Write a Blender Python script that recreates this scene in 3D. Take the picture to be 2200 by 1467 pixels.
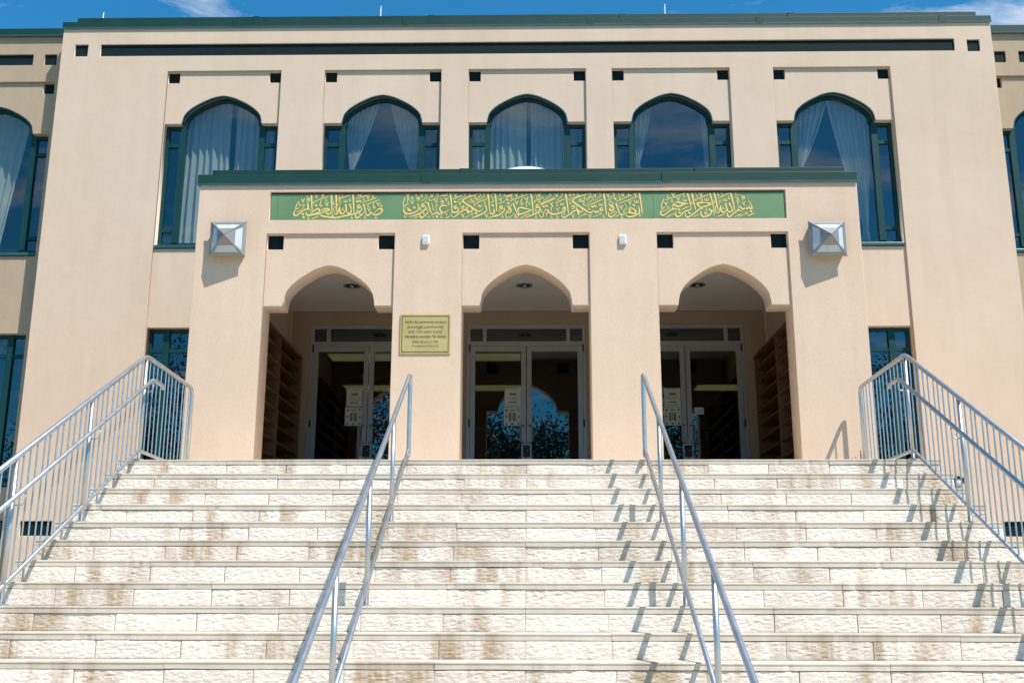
import bpy, bmesh, math, random
from mathutils import Vector, Matrix, noise
random.seed(7)
R = math.radians
for o in list(bpy.data.objects): bpy.data.objects.remove(o)
sc = bpy.context.scene
C = sc.collection

# ------------------------------------------------------------------ camera
cam = bpy.data.cameras.new('camera'); cam.sensor_width = 36; cam.lens = 37.45
cam.clip_start = .05; cam.clip_end = 3000
co = bpy.data.objects.new('camera', cam); C.objects.link(co)
yaw, pitch, roll = .0174, .2414, .0019
fw = Vector((-math.sin(yaw)*math.cos(pitch), math.cos(yaw)*math.cos(pitch), math.sin(pitch)))
rt = Vector((math.cos(yaw), math.sin(yaw), 0)); up = rt.cross(fw)
r2 = rt*math.cos(roll)+up*math.sin(roll); u2 = up*math.cos(roll)-rt*math.sin(roll)
M = Matrix((r2, u2, -fw)).transposed().to_4x4(); M.translation = (.038, -10.764, -1.4216)
co.matrix_world = M
sc.camera = co

# ------------------------------------------------------------------ sky and sun
SUN = Vector((1.0, -1.0, 2.12)).normalized()
elev = math.asin(SUN.z); azim = math.atan2(SUN.x, SUN.y)
w = bpy.data.worlds.new('World'); sc.world = w; w.use_nodes = True
nt = w.node_tree; nt.nodes.clear()
def wn(t, **k):
    n = nt.nodes.new(t)
    for a, b in k.items(): setattr(n, a, b)
    return n
sky = wn('ShaderNodeTexSky', sky_type='NISHITA'); sky.sun_disc = False
sky.sun_elevation = elev; sky.sun_rotation = azim
sky.altitude = 400; sky.air_density = 1.0; sky.dust_density = .25; sky.ozone_density = 3.0
tint = wn('ShaderNodeMixRGB', blend_type='MULTIPLY'); tint.inputs[0].default_value = 1
tint.inputs[2].default_value = (.20, .84, 1.04, 1)
nt.links.new(sky.outputs[0], tint.inputs[1])
tc = wn('ShaderNodeTexCoord'); sep = wn('ShaderNodeSeparateXYZ'); nt.links.new(tc.outputs['Generated'], sep.inputs[0])
mz = wn('ShaderNodeMath', operation='MAXIMUM'); mz.inputs[1].default_value = .06; nt.links.new(sep.outputs[2], mz.inputs[0])
dv = []
for i in (0, 1):
    d = wn('ShaderNodeMath', operation='DIVIDE'); nt.links.new(sep.outputs[i], d.inputs[0]); nt.links.new(mz.outputs[0], d.inputs[1]); dv.append(d)
cb = wn('ShaderNodeCombineXYZ'); nt.links.new(dv[0].outputs[0], cb.inputs[0]); nt.links.new(dv[1].outputs[0], cb.inputs[1])
mp = wn('ShaderNodeMapping'); mp.inputs['Location'].default_value = (-4.93, -5.313, 0); mp.inputs['Scale'].default_value = (1.1, 1.7, 1)
nt.links.new(cb.outputs[0], mp.inputs[0])
nz = wn('ShaderNodeTexNoise'); nz.inputs['Scale'].default_value = 1.3; nz.inputs['Detail'].default_value = 9; nz.inputs['Roughness'].default_value = .62; nz.inputs['Distortion'].default_value = .35
nt.links.new(mp.outputs[0], nz.inputs['Vector'])
cr = wn('ShaderNodeValToRGB'); cr.color_ramp.elements[0].position = .525; cr.color_ramp.elements[1].position = .75
nt.links.new(nz.outputs['Fac'], cr.inputs[0])
mx = wn('ShaderNodeMixRGB'); mx.inputs[2].default_value = (6.6, 6.7, 6.8, 1)
nt.links.new(cr.outputs[0], mx.inputs[0]); nt.links.new(tint.outputs[0], mx.inputs[1])
bg = wn('ShaderNodeBackground'); bg.inputs[1].default_value = .105
ow = wn('ShaderNodeOutputWorld')
nt.links.new(mx.outputs[0], bg.inputs[0]); nt.links.new(bg.outputs[0], ow.inputs[0])

sl = bpy.data.lights.new('sun', 'SUN'); sl.energy = 4.0; sl.angle = R(.53); sl.color = (1, .93, .84)
so = bpy.data.objects.new('sun', sl); C.objects.link(so)
so.rotation_euler = SUN.to_track_quat('Z', 'Y').to_euler(); so.location = (20, -20, 35)

sc.view_settings.view_transform = 'Standard'; sc.view_settings.look = 'None'
sc.view_settings.exposure = .72; sc.view_settings.gamma = 1; sc.view_settings.use_curve_mapping = False
sc.render.engine = 'CYCLES'
sc.render.resolution_x = 1024; sc.render.resolution_y = 682
sc.cycles.max_bounces = 10; sc.cycles.transparent_max_bounces = 24; sc.cycles.glossy_bounces = 6

# ------------------------------------------------------------------ materials
def new_mat(name):
    m = bpy.data.materials.new(name); m.use_nodes = True
    n = m.node_tree.nodes; return m, n, m.node_tree.links, n['Principled BSDF']
def simple(name, col, rough=.6, metal=0, bump=0, bscale=40, var=0, vscale=3, spec=.5, dirt=None):
    m, n, l, b = new_mat(name)
    b.inputs['Roughness'].default_value = rough; b.inputs['Metallic'].default_value = metal
    b.inputs['Specular IOR Level'].default_value = spec
    b.inputs['Base Color'].default_value = (*col, 1)
    if var or bump:
        t = n.new('ShaderNodeTexCoord')
    if var:
        a = n.new('ShaderNodeTexNoise'); a.inputs['Scale'].default_value = vscale; a.inputs['Detail'].default_value = 6; a.inputs['Roughness'].default_value = .65
        l.new(t.outputs['Object'], a.inputs['Vector'])
        r = n.new('ShaderNodeValToRGB'); r.color_ramp.elements[0].position = .25; r.color_ramp.elements[1].position = .75
        d = dirt or tuple(c*(1-var) for c in col)
        r.color_ramp.elements[0].color = (*d, 1); r.color_ramp.elements[1].color = (*[min(1, c*(1+var*.5)) for c in col], 1)
        l.new(a.outputs['Fac'], r.inputs[0]); l.new(r.outputs[0], b.inputs['Base Color'])
        q = n.new('ShaderNodeMapRange'); q.inputs[3].default_value = max(.05, rough-.1); q.inputs[4].default_value = min(1, rough+.12)
        l.new(a.outputs['Fac'], q.inputs[0]); l.new(q.outputs[0], b.inputs['Roughness'])
    if bump:
        a = n.new('ShaderNodeTexNoise'); a.inputs['Scale'].default_value = bscale; a.inputs['Detail'].default_value = 4
        l.new(t.outputs['Object'], a.inputs['Vector'])
        p = n.new('ShaderNodeBump'); p.inputs['Strength'].default_value = bump; p.inputs['Distance'].default_value = .01
        l.new(a.outputs['Fac'], p.inputs['Height']); l.new(p.outputs[0], b.inputs['Normal'])
    return m

def stucco(name, col, soft):
    m, n, l, b = new_mat(name)
    g = n.new('ShaderNodeNewGeometry')
    big = n.new('ShaderNodeTexNoise'); big.inputs['Scale'].default_value = .55; big.inputs['Detail'].default_value = 5; big.inputs['Roughness'].default_value = .6
    l.new(g.outputs['Position'], big.inputs['Vector'])
    mp = n.new('ShaderNodeMapping'); mp.inputs['Scale'].default_value = (5, 5, .5); l.new(g.outputs['Position'], mp.inputs[0])
    st = n.new('ShaderNodeTexNoise'); st.inputs['Scale'].default_value = 1.0; st.inputs['Detail'].default_value = 5; l.new(mp.outputs[0], st.inputs['Vector'])
    fine = n.new('ShaderNodeTexNoise'); fine.inputs['Scale'].default_value = 70; fine.inputs['Detail'].default_value = 3; fine.inputs['Roughness'].default_value = .7
    l.new(g.outputs['Position'], fine.inputs['Vector'])
    r = n.new('ShaderNodeValToRGB'); r.color_ramp.elements[0].position = .3; r.color_ramp.elements[1].position = .72
    r.color_ramp.elements[0].color = (*[c*f for c, f in zip(col, (.95, .925, .89))], 1); r.color_ramp.elements[1].color = (*[c*1.03 for c in col], 1)
    l.new(big.outputs['Fac'], r.inputs[0])
    r2 = n.new('ShaderNodeValToRGB'); r2.color_ramp.elements[0].position = .35; r2.color_ramp.elements[1].position = .6
    r2.color_ramp.elements[0].color = (.965, .96, .95, 1); r2.color_ramp.elements[1].color = (1, 1, 1, 1)
    l.new(st.outputs['Fac'], r2.inputs[0])
    x = n.new('ShaderNodeMixRGB'); x.blend_type = 'MULTIPLY'; x.inputs[0].default_value = 1
    l.new(r.outputs[0], x.inputs[1]); l.new(r2.outputs[0], x.inputs[2])
    r3 = n.new('ShaderNodeValToRGB'); r3.color_ramp.elements[0].position = .3; r3.color_ramp.elements[1].position = .7
    r3.color_ramp.elements[0].color = (.91, .90, .89, 1); r3.color_ramp.elements[1].color = (1.04, 1.04, 1.04, 1)
    l.new(fine.outputs['Fac'], r3.inputs[0])
    x2 = n.new('ShaderNodeMixRGB'); x2.blend_type = 'MULTIPLY'; x2.inputs[0].default_value = 1
    l.new(x.outputs[0], x2.inputs[1]); l.new(r3.outputs[0], x2.inputs[2])
    l.new(x2.outputs[0], b.inputs['Base Color'])
    b.inputs['Roughness'].default_value = .92; b.inputs['Specular IOR Level'].default_value = .2
    p = n.new('ShaderNodeBump'); p.inputs['Strength'].default_value = soft; p.inputs['Distance'].default_value = .004
    f2 = n.new('ShaderNodeTexNoise'); f2.inputs['Scale'].default_value = 160; f2.inputs['Detail'].default_value = 3; l.new(g.outputs['Position'], f2.inputs['Vector'])
    l.new(f2.outputs['Fac'], p.inputs['Height'])
    p2 = n.new('ShaderNodeBump'); p2.inputs['Strength'].default_value = .25; p2.inputs['Distance'].default_value = .02
    f3 = n.new('ShaderNodeTexNoise'); f3.inputs['Scale'].default_value = 3.5; f3.inputs['Detail'].default_value = 2; l.new(g.outputs['Position'], f3.inputs['Vector'])
    l.new(f3.outputs['Fac'], p2.inputs['Height']); l.new(p.outputs[0], p2.inputs['Normal']); l.new(p2.outputs[0], b.inputs['Normal'])
    return m

def stone(name, col, stain, amount, relief, hstretch=True):
    m, n, l, b = new_mat(name)
    g = n.new('ShaderNodeNewGeometry'); oi = n.new('ShaderNodeObjectInfo')
    def noise_(scale, vec, det=5, rough=.6):
        a = n.new('ShaderNodeMapping'); a.inputs['Scale'].default_value = vec; l.new(g.outputs['Position'], a.inputs[0])
        t = n.new('ShaderNodeTexNoise'); t.inputs['Scale'].default_value = scale; t.inputs['Detail'].default_value = det; t.inputs['Roughness'].default_value = rough
        l.new(a.outputs[0], t.inputs['Vector']); return t
    def ramp(src, a, c, ca=(0, 0, 0), cc=(1, 1, 1)):
        r = n.new('ShaderNodeValToRGB'); r.color_ramp.elements[0].position = a; r.color_ramp.elements[1].position = c
        r.color_ramp.elements[0].color = (*ca, 1); r.color_ramp.elements[1].color = (*cc, 1); l.new(src, r.inputs[0]); return r
    def mix(bt, f, a, c):
        x = n.new('ShaderNodeMixRGB'); x.blend_type = bt
        for i, v in ((0, f), (1, a), (2, c)):
            if hasattr(v, 'node'): l.new(v, x.inputs[i])
            else: x.inputs[i].default_value = v if i == 0 else (*v, 1)
        return x.outputs[0]
    v = ramp(oi.outputs['Random'], 0, 1, [c*.90 for c in col], [min(1, c*1.05) for c in col])
    mot = ramp(noise_(9, (1, 1, 2.5)).outputs['Fac'], .3, .7, (.93, .92, .90), (1.03, 1.03, 1.03))
    base = mix('MULTIPLY', 1.0, v.outputs[0], mot.outputs[0])
    patch = ramp(noise_(1.0, (1.0, 1.9, .7), 3).outputs['Fac'], .45, .60)
    streak = ramp(noise_(1.0, (5.5, 3, .7), 4, .55).outputs['Fac'], .42, .60)
    tiny = ramp(noise_(1.0, (20, 6, 3), 4).outputs['Fac'], .3, .65, (.6, .6, .6), (1, 1, 1))
    s = mix('MULTIPLY', 1.0, patch.outputs[0], streak.outputs[0]); s = mix('MULTIPLY', 1.0, s, tiny.outputs[0])
    edge = ramp(noise_(1.0, (2.1, 9, 6), 4).outputs['Fac'], .6, .75)
    s = mix('ADD', .25, s, edge.outputs[0])
    s = mix('MULTIPLY', 1.0, s, (amount, amount, amount))
    fin = mix('MIX', s, base, stain)
    l.new(fin, b.inputs['Base Color'])
    b.inputs['Roughness'].default_value = .88; b.inputs['Specular IOR Level'].default_value = .25
    f = noise_(1.0, (42, 42, 115) if hstretch else (35, 35, 35), 6, .6)
    p = n.new('ShaderNodeBump'); p.inputs['Strength'].default_value = relief; p.inputs['Distance'].default_value = .024
    l.new(f.outputs['Fac'], p.inputs['Height']); l.new(p.outputs[0], b.inputs['Normal'])
    return m

def glass(name, refl, tintc):
    m = bpy.data.materials.new(name); m.use_nodes = True; n = m.node_tree.nodes; l = m.node_tree.links; n.clear()
    o = n.new('ShaderNodeOutputMaterial'); mx = n.new('ShaderNodeMixShader'); tr = n.new('ShaderNodeBsdfTransparent'); gl = n.new('ShaderNodeBsdfGlossy')
    tr.inputs[0].default_value = (*tintc, 1); gl.inputs['Roughness'].default_value = .0; gl.inputs[0].default_value = (.93, .97, 1, 1)
    lw = n.new('ShaderNodeLayerWeight'); lw.inputs[0].default_value = .5
    fr = n.new('ShaderNodeMath'); fr.operation = 'POWER'; fr.inputs[1].default_value = 5; l.new(lw.outputs['Facing'], fr.inputs[0])
    ad = n.new('ShaderNodeMath'); ad.operation = 'ADD'; ad.use_clamp = True; ad.inputs[1].default_value = refl
    l.new(fr.outputs[0], ad.inputs[0]); l.new(ad.outputs[0], mx.inputs[0]); l.new(tr.outputs[0], mx.inputs[1]); l.new(gl.outputs[0], mx.inputs[2])
    # faint waviness of float glass
    t = n.new('ShaderNodeNewGeometry'); z = n.new('ShaderNodeTexNoise'); z.inputs['Scale'].default_value = 1.6; z.inputs['Detail'].default_value = 1
    l.new(t.outputs['Position'], z.inputs['Vector']); bp = n.new('ShaderNodeBump'); bp.inputs['Strength'].default_value = .006; bp.inputs['Distance'].default_value = .05
    l.new(z.outputs['Fac'], bp.inputs['Height']); l.new(bp.outputs[0], gl.inputs['Normal'])
    l.new(mx.outputs[0], o.inputs[0]); return m

def emit(name, col, s):
    m = bpy.data.materials.new(name); m.use_nodes = True; n = m.node_tree.nodes; b = n['Principled BSDF']
    b.inputs['Base Color'].default_value = (*col, 1); b.inputs['Emission Color'].default_value = (*col, 1); b.inputs['Emission Strength'].default_value = s
    return m

def fabric(name, col):
    m, n, l, b = new_mat(name); o = n['Material Output']
    b.inputs['Base Color'].default_value = (*col, 1); b.inputs['Roughness'].default_value = .9
    t = n.new('ShaderNodeBsdfTranslucent'); t.inputs[0].default_value = (*col, 1)
    x = n.new('ShaderNodeMixShader'); x.inputs[0].default_value = .3
    l.new(b.outputs[0], x.inputs[1]); l.new(t.outputs[0], x.inputs[2]); l.new(x.outputs[0], o.inputs[0])
    return m

MAT = {
 'stucco': stucco('stucco', (.66, .515, .405), .5),
 'stucco_wing_porch_shade': stucco('wing_porch_shade_stucco', (.43, .335, .245), .5),
 'green': simple('green_metal', (.006, .043, .035), .5, 0, .04, 8, .18, 2.2, .3),
 'frame': simple('green_frame', (.003, .043, .046), .45, 0, 0, 8, .15, 4, .3),
 'accent': simple('dark_accent', (.004, .016, .021), .75, 0, .05, 20, .35, 6, .15),
 'sill': simple('sill_metal', (.03, .10, .11), .35, .2, 0, 8, .2, 3),
 'sign': simple('sign_green', (.122, .232, .108), .5, 0, .05, 60, .12, 2.5),
 'gold': simple('gold_paint', (.80, .56, .17), .5, 0, 0, 10, .12, 9),
 'alu': simple('door_aluminium', (.42, .43, .45), .45, .45, .03, 30, .12, 5),
 'galv': simple('galvanised_pipe', (.51, .54, .57), .40, .85, 0, 45, .16, 9),
 'steel': simple('lamp_metal', (.27, .26, .25), .42, .3, 0, 30, .12, 8),
 'lampglass': simple('frosted_panel', (.50, .56, .61), .22, 0, 0, 10, .12, 9),
 'white': simple('white_plastic', (.72, .74, .75), .4, 0, 0, 10, .05, 9),
 'ceil': simple('soffit_paint', (.82, .79, .77), .85, 0, .15, 90, .06, 2),
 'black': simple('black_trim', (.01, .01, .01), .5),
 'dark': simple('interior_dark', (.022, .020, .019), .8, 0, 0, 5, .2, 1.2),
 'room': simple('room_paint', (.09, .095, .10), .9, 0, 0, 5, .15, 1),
 'floor': simple('porch_tile', (.36, .32, .28), .6, 0, .05, 20, .15, 3),
 'wood': simple('shelf_wood', (.15, .07, .032), .55, 0, .1, 30, .3, 5),
 'brass': simple('brass_plate', (.52, .42, .175), .42, .25, .06, 70, .15, 5),
 'ink': simple('engraved_ink', (.07, .05, .012), .6),
 'paper': simple('paper', (.62, .64, .58), .8, 0, 0, 5, .05, 9),
 'print': simple('print_grey', (.16, .18, .17), .8),
 'dome': simple('dome_acrylic', (.72, .78, .83), .2),
 'concrete': simple('concrete', (.56, .48, .38), .85, 0, .2, 25, .2, 1.5),
 'landing': simple('landing_stone', (.74, .64, .50), .8, 0, .1, 40, .12, 3),
 'lawn': simple('lawn', (.055, .10, .03), .9, 0, .5, 60, .35, 2),
 'bark': simple('bark', (.10, .07, .045), .9, 0, .5, 20, .3, 6),
 'leaf': simple('leaf', (.035, .065, .018), .6, 0, 0, 5, .4, 1.3),
 'dryleaf': simple('dry_leaf', (.22, .085, .035), .8, 0, 0, 5, .3, 20),
 'roofing': simple('roof_membrane', (.30, .29, .27), .9, 0, .2, 30, .2, 2),
 'riser': stone('split_stone', (.79, .725, .66), (.40, .28, .165), .9, .45),
 'nosing': stone('nosing_stone', (.60, .545, .465), (.33, .26, .18), .7, .15, False),
 'glass': glass('window_glass', .075, (.82, .88, .88)),
 'doorglass': glass('door_glass', .10, (.40, .44, .44)),
 'curtain': fabric('curtain_fabric', (.62, .59, .53)),
 'tube': emit('troffer_light', (.95, .82, .30), .26),
}

# ------------------------------------------------------------------ helpers
def tag(o, label=None, cat=None, group=None, kind=None):
    if label: o['label'] = label
    if cat: o['category'] = cat
    if group: o['group'] = group
    if kind: o['kind'] = kind
    return o
def empty(name, loc=(0, 0, 0), label=None, cat=None, group=None):
    o = bpy.data.objects.new(name, None); o.location = loc; o.empty_display_size = .2; C.objects.link(o)
    return tag(o, label, cat, group)
def link(name, me, m, parent=None, smooth=False):
    me.materials.clear(); me.materials.append(MAT[m] if isinstance(m, str) else m)
    if smooth:
        for p in me.polygons: p.use_smooth = True
    o = bpy.data.objects.new(name, me); C.objects.link(o)
    if parent is not None:
        o.parent = parent
        o.matrix_parent_inverse = world_of(parent).inverted()
    return o
def world_of(o):
    m = o.matrix_basis.copy()
    if o.parent: m = world_of(o.parent) @ o.matrix_parent_inverse @ m
    return m
class MB:
    def __init__(s): s.v = []; s.f = []
    def add(s, vs, fs):
        k = len(s.v); s.v += [tuple(v) for v in vs]; s.f += [tuple(i+k for i in f) for f in fs]; return s
    def box(s, x0, x1, y0, y1, z0, z1):
        x0, x1 = min(x0, x1), max(x0, x1)
        return s.add([(x0,y0,z0),(x1,y0,z0),(x1,y1,z0),(x0,y1,z0),(x0,y0,z1),(x1,y0,z1),(x1,y1,z1),(x0,y1,z1)],
                     [(3,2,1,0),(4,5,6,7),(0,1,5,4),(1,2,6,5),(2,3,7,6),(3,0,4,7)])
    def tube(s, pts, r, n=10, caps=True):
        pts = [Vector(p) for p in pts]; rings = []
        t0 = (pts[1]-pts[0]).normalized(); a = Vector((1, 0, 0)) if abs(t0.x) < .9 else Vector((0, 0, 1))
        nrm = (a-t0*a.dot(t0)).normalized()
        for i, p in enumerate(pts):
            t = (pts[min(i+1, len(pts)-1)]-pts[max(i-1, 0)]).normalized()
            nrm = (nrm-t*nrm.dot(t)).normalized(); b = t.cross(nrm)
            rr = r[i] if isinstance(r, (list, tuple)) else r
            rings.append([p+(nrm*math.cos(2*math.pi*k/n)+b*math.sin(2*math.pi*k/n))*rr for k in range(n)])
        vs = [v for q in rings for v in q]; fs = []
        for i in range(len(rings)-1):
            for k in range(n):
                fs.append((i*n+k, i*n+(k+1) % n, (i+1)*n+(k+1) % n, (i+1)*n+k))
        if caps:
            fs.append(tuple(range(n-1, -1, -1))); m = (len(rings)-1)*n; fs.append(tuple(range(m, m+n)))
        return s.add(vs, fs)
    def mesh(s, name='m'):
        me = bpy.data.meshes.new(name); me.from_pydata(s.v, [], s.f); me.update(); return me
    def build(s, name, m, parent=None, smooth=False): return link(name, s.mesh(name), m, parent, smooth)
def box(name, m, parent, *a, bev=0):
    b = MB().box(*a)
    if bev:
        me = b.mesh(name); bm = bmesh.new(); bm.from_mesh(me)
        bmesh.ops.bevel(bm, geom=bm.edges[:], offset=bev, segments=2, affect='EDGES', profile=.5)
        bm.to_mesh(me); bm.free(); return link(name, me, m, parent)
    return b.build(name, m, parent)
def slab(name, m, parent, outline, holes, y0, y1, bev=0.0):
    cu = bpy.data.curves.new('c', 'CURVE'); cu.dimensions = '2D'; cu.fill_mode = 'BOTH'; cu.extrude = (y1-y0)/2-bev
    if bev: cu.bevel_depth = bev; cu.bevel_resolution = 1; cu.offset = -bev
    for lp in [outline]+list(holes):
        s = cu.splines.new('POLY'); s.points.add(len(lp)-1); s.use_cyclic_u = True
        for p, q in zip(s.points, lp): p.co = (q[0], q[1], 0, 1)
    o = bpy.data.objects.new('c', cu); C.objects.link(o)
    dg = bpy.context.evaluated_depsgraph_get(); me = bpy.data.meshes.new_from_object(o.evaluated_get(dg))
    bpy.data.objects.remove(o); bpy.data.curves.remove(cu)
    me.transform(Matrix(((1,0,0,0),(0,0,-1,(y0+y1)/2),(0,1,0,0),(0,0,0,1)))); me.name = name
    return link(name, me, m, parent)
def rect(x0, x1, z0, z1): return [(x0,z0),(x1,z0),(x1,z1),(x0,z1)]
def copy_tree(o, parent=None, mat=None):
    c = o.copy(); C.objects.link(c); c.parent = parent
    for ch in [x for x in bpy.data.objects if x.parent == o]: copy_tree(ch, c)
    return c
PROF = [(1,0),(.985,.14),(.955,.29),(.895,.41),(.81,.52),(.70,.63),(.57,.735),(.43,.83),(.29,.915),(.14,.972),(0,1.0)]
def arch(cx, half, z0, h):
    a = [(cx-half*u, z0+h*v) for u, v in PROF]
    return a+[(cx+half*u, z0+h*v) for u, v in PROF[-2::-1]]

# ------------------------------------------------------------------ ground
GZ = -3.24
g = MB().add([(-900,-900,GZ),(900,-900,GZ),(900,900,GZ),(-900,900,GZ)], [(0,1,2,3)]).build('ground', 'lawn'); tag(g, kind='structure')
p = MB().add([(-14,-40,GZ+.004),(14,-40,GZ+.004),(14,4.9,GZ+.004),(-14,4.9,GZ+.004)], [(0,1,2,3)]).build('plaza_pavement', 'concrete'); tag(p, kind='structure')

# ------------------------------------------------------------------ main building
YW = 5.5
COLS = [(-6.06,-4.14),(-3.40,-1.44),(-.98,.98),(1.42,3.38),(4.11,6.05)]
main = empty('main_building', (0, YW, GZ), 'tan stucco main block with five arched windows and dark green roof edge', 'building')
def wing_or_main(parent, outline, cols, slots, y, mat, door=None, lower=(0, 4)):
    """two-layer stucco wall: pilaster face, recessed bays with arched openings, dark accent insets"""
    holesA = [rect(*s) for s in slots]; holesB = []
    for i, (a, b) in enumerate(cols):
        c = (a+b)/2; bot = GZ+.05 if i in lower else 3.75
        holesA.append(rect(a, b, bot, 7.29))
        holesB.append([(a+.012,4.15),(a+.012,6.34)]+arch(c,.67,6.34,.51)+[(b-.012,6.34),(b-.012,4.15)])
        for q in (rect(a+.004,a+.20,7.085,7.286), rect(b-.20,b-.004,7.085,7.286)): holesB.append(q)
        if i in lower: holesB.append(rect(a+.012,b-.012,.35,2.83))
    if door: holesA.append(rect(*door)); holesB.append(rect(door[0],door[1],door[2],door[3]))
    slab('wall_face', mat, parent, outline, holesA, y, y+.042, .006)
    slab('wall', mat, parent, outline, holesB, y+.04, y+.27, .006)
    for s in slots: box('accent_panel', 'accent', parent, s[0]-.03, s[1]+.03, y+.030, y+.039, s[2]-.03, s[3]+.03)
    for a, b in cols:
        for x0, x1 in ((a-.02,a+.22),(b-.22,b+.02)): box('accent_panel', 'accent', parent, x0, x1, y+.095, y+.11, 7.07, 7.30)
slots = [(-7.24,7.16,7.575,7.795),(-7.68,-7.46,7.575,7.795),(7.37,7.58,7.56,7.775),(-7.72,-7.24,-.43,-.21),(7.08,7.7,-.43,-.21)]
wing_or_main(main, rect(-7.91,7.79,GZ,8.12), COLS, slots, YW, 'stucco', (-3.74,3.74,-.02,3.2))
# side returns, back and roof of the block
box('side_wall', 'stucco', main, -7.91, -7.64, YW+.28, 19, GZ, 8.12); box('side_wall', 'stucco', main, 7.58, 7.79, YW+.28, 19, GZ, 8.12)
box('back_wall', 'stucco', main, -7.6, 7.55, 18.7, 19, GZ, 8.12); box('roof', 'roofing', main, -7.6, 7.55, YW+.27, 18.68, 7.8, 8.0)
def coping(parent, x0, x1, y, z0, z1, seam, cap=None):
    xs = [x0]
    while xs[-1] < x1-.2: xs.append(min(x1, xs[-1]+seam*random.uniform(.93, 1.07)))
    for i, (a, b) in enumerate(zip(xs, xs[1:])):
        dz = random.uniform(-.004, .004); dy = random.uniform(-.003, .003)
        box('coping_section', 'green', parent, a+(.003 if i else 0), b-.003 if b < x1 else b, y+dy, y+.38, z0+dz, z1+dz, bev=.006)
        if i: box('coping_joint_cover', 'green', parent, a-.06, a+.06, y-.008, y+.3, z0-.006, z1+.006, bev=.003)
        box('drip_edge', 'sill', parent, a+.002, b-.002, y-.007, y-.001, z0-.016+dz, z0+.012+dz)
coping(main, -7.93, 7.81, YW-.022, 8.10, 8.215, 3.05)
coping(main, -7.72, 7.60, YW+.06, 8.222, 8.335, 3.05)

def window_unit(parent, a, b, y, zs, zflat, arched=True, tz=(6.0, 4.5)):
    """green framed three-light window; frame is the part, panes and sill its sub-parts"""
    c = (a+b)/2; zt = zflat; y0, y1 = y+.150, y+.210
    mb = MB(); hw = .665; A, B = a+.014, b-.014
    mb.box(A, A+.055, y0, y1, zs, zt); mb.box(B-.055, B, y0, y1, zs, zt)
    mb.box(A+.0552, B-.0552, y0, y1, zs, zs+.075)
    for s in (-1, 1): mb.box(c+s*hw-.05, c+s*hw+.05, y0-.012, y1+.002, zs+.0752, zt-.002)
    lights = [(A+.055, c-hw-.05), (c+hw+.05, B-.055)]
    for x0, x1 in lights:
        mb.box(x0+.0002, x1-.0002, y0, y1, zt-.055, zt)
        for t in tz: mb.box(x0+.0002, x1-.0002, y0+.001, y1, t-.03, t+.03)
    if not arched: mb.box(c-hw+.0502, c+hw-.0502, y0, y1, zt-.055, zt)
    if not arched:
        for t in tz: mb.box(c-hw+.0502, c+hw-.0502, y0+.001, y1, t-.03, t+.03)
    fr = mb.build('window', 'frame', parent)
    if arched:
        o = arch(c, .655, zflat-.002, .505); i = arch(c, .60, zflat-.002, .455)
        slab('arch_head', 'frame', fr, o+i[::-1], [], y0-.006, y1)
        gp = [(c-hw+.05,zs+.075)]+arch(c,.602,zflat,.457)+[(c+hw-.05,zs+.075)]
        slab('pane', 'glass', fr, gp, [], y0+.030, y0+.036)
        o = arch(c,.668,zflat-.004,.509); i = arch(c,.659,zflat-.004,.502)
        slab('arch_trim', 'sill', fr, o+i[::-1], [], y+.036, y+.118)
    zz = [zs+.075]+[v for t in sorted(tz) for v in (t-.03, t+.03)]+[zt-.055]
    for x0, x1 in lights+([(c-hw+.05, c+hw-.05)] if not arched else []):
        for k in range(0, len(zz), 2): box('pane', 'glass', fr, x0, x1, y0+.030, y0+.036, zz[k], zz[k+1])
    box('sill', 'sill', fr, a+.0145, b-.0145, y+.005, y+.23, zs-.055, zs-.003, bev=.006)
    return fr
for i, (a, b) in enumerate(COLS):
    window_unit(main, a, b, YW, 4.21, 6.34)
    if i in (0, 4): window_unit(main, a, b, YW, .42, 2.83, False, (2.48,))

# wings
wl = empty('building_wing', (-10, YW+.35, GZ), 'shaded tan wing set back beyond the left corner of the main block', 'building', 'set-back wings of the building')
wing_or_main(wl, rect(-16,-7.915,GZ,8.16), [(-10.08,-8.135)], [(-15,-8.56,7.61,7.81),(-8.36,-8.15,7.61,7.81),(-9.5,-8.2,-.43,-.21)], YW+.35, 'stucco_wing_porch_shade', lower=(0,))
coping(wl, -16, -7.935, YW+.30, 8.15, 8.285, 3.0)
window_unit(wl, -10.08, -8.135, YW+.35, 4.21, 6.34); window_unit(wl, -10.08, -8.135, YW+.35, .42, 2.83, False, (2.48,))
wr = empty('building_wing', (10, YW+.35, GZ), 'tan wing set back beyond the right corner of the main block', 'building', 'set-back wings of the building')
wing_or_main(wr, rect(7.795,16,GZ,8.09), [(7.86,9.81)], [(8.38,15,7.54,7.75),(7.97,8.16,7.54,7.75),(7.95,9.3,-.43,-.21)], YW+.35, 'stucco_wing_porch_shade', lower=(0,))
coping(wr, 7.82, 16, YW+.30, 8.08, 8.22, 3.0)
window_unit(wr, 7.86, 9.81, YW+.35, 4.21, 6.34); window_unit(wr, 7.86, 9.81, YW+.35, .42, 2.83, False, (2.48,))

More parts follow.
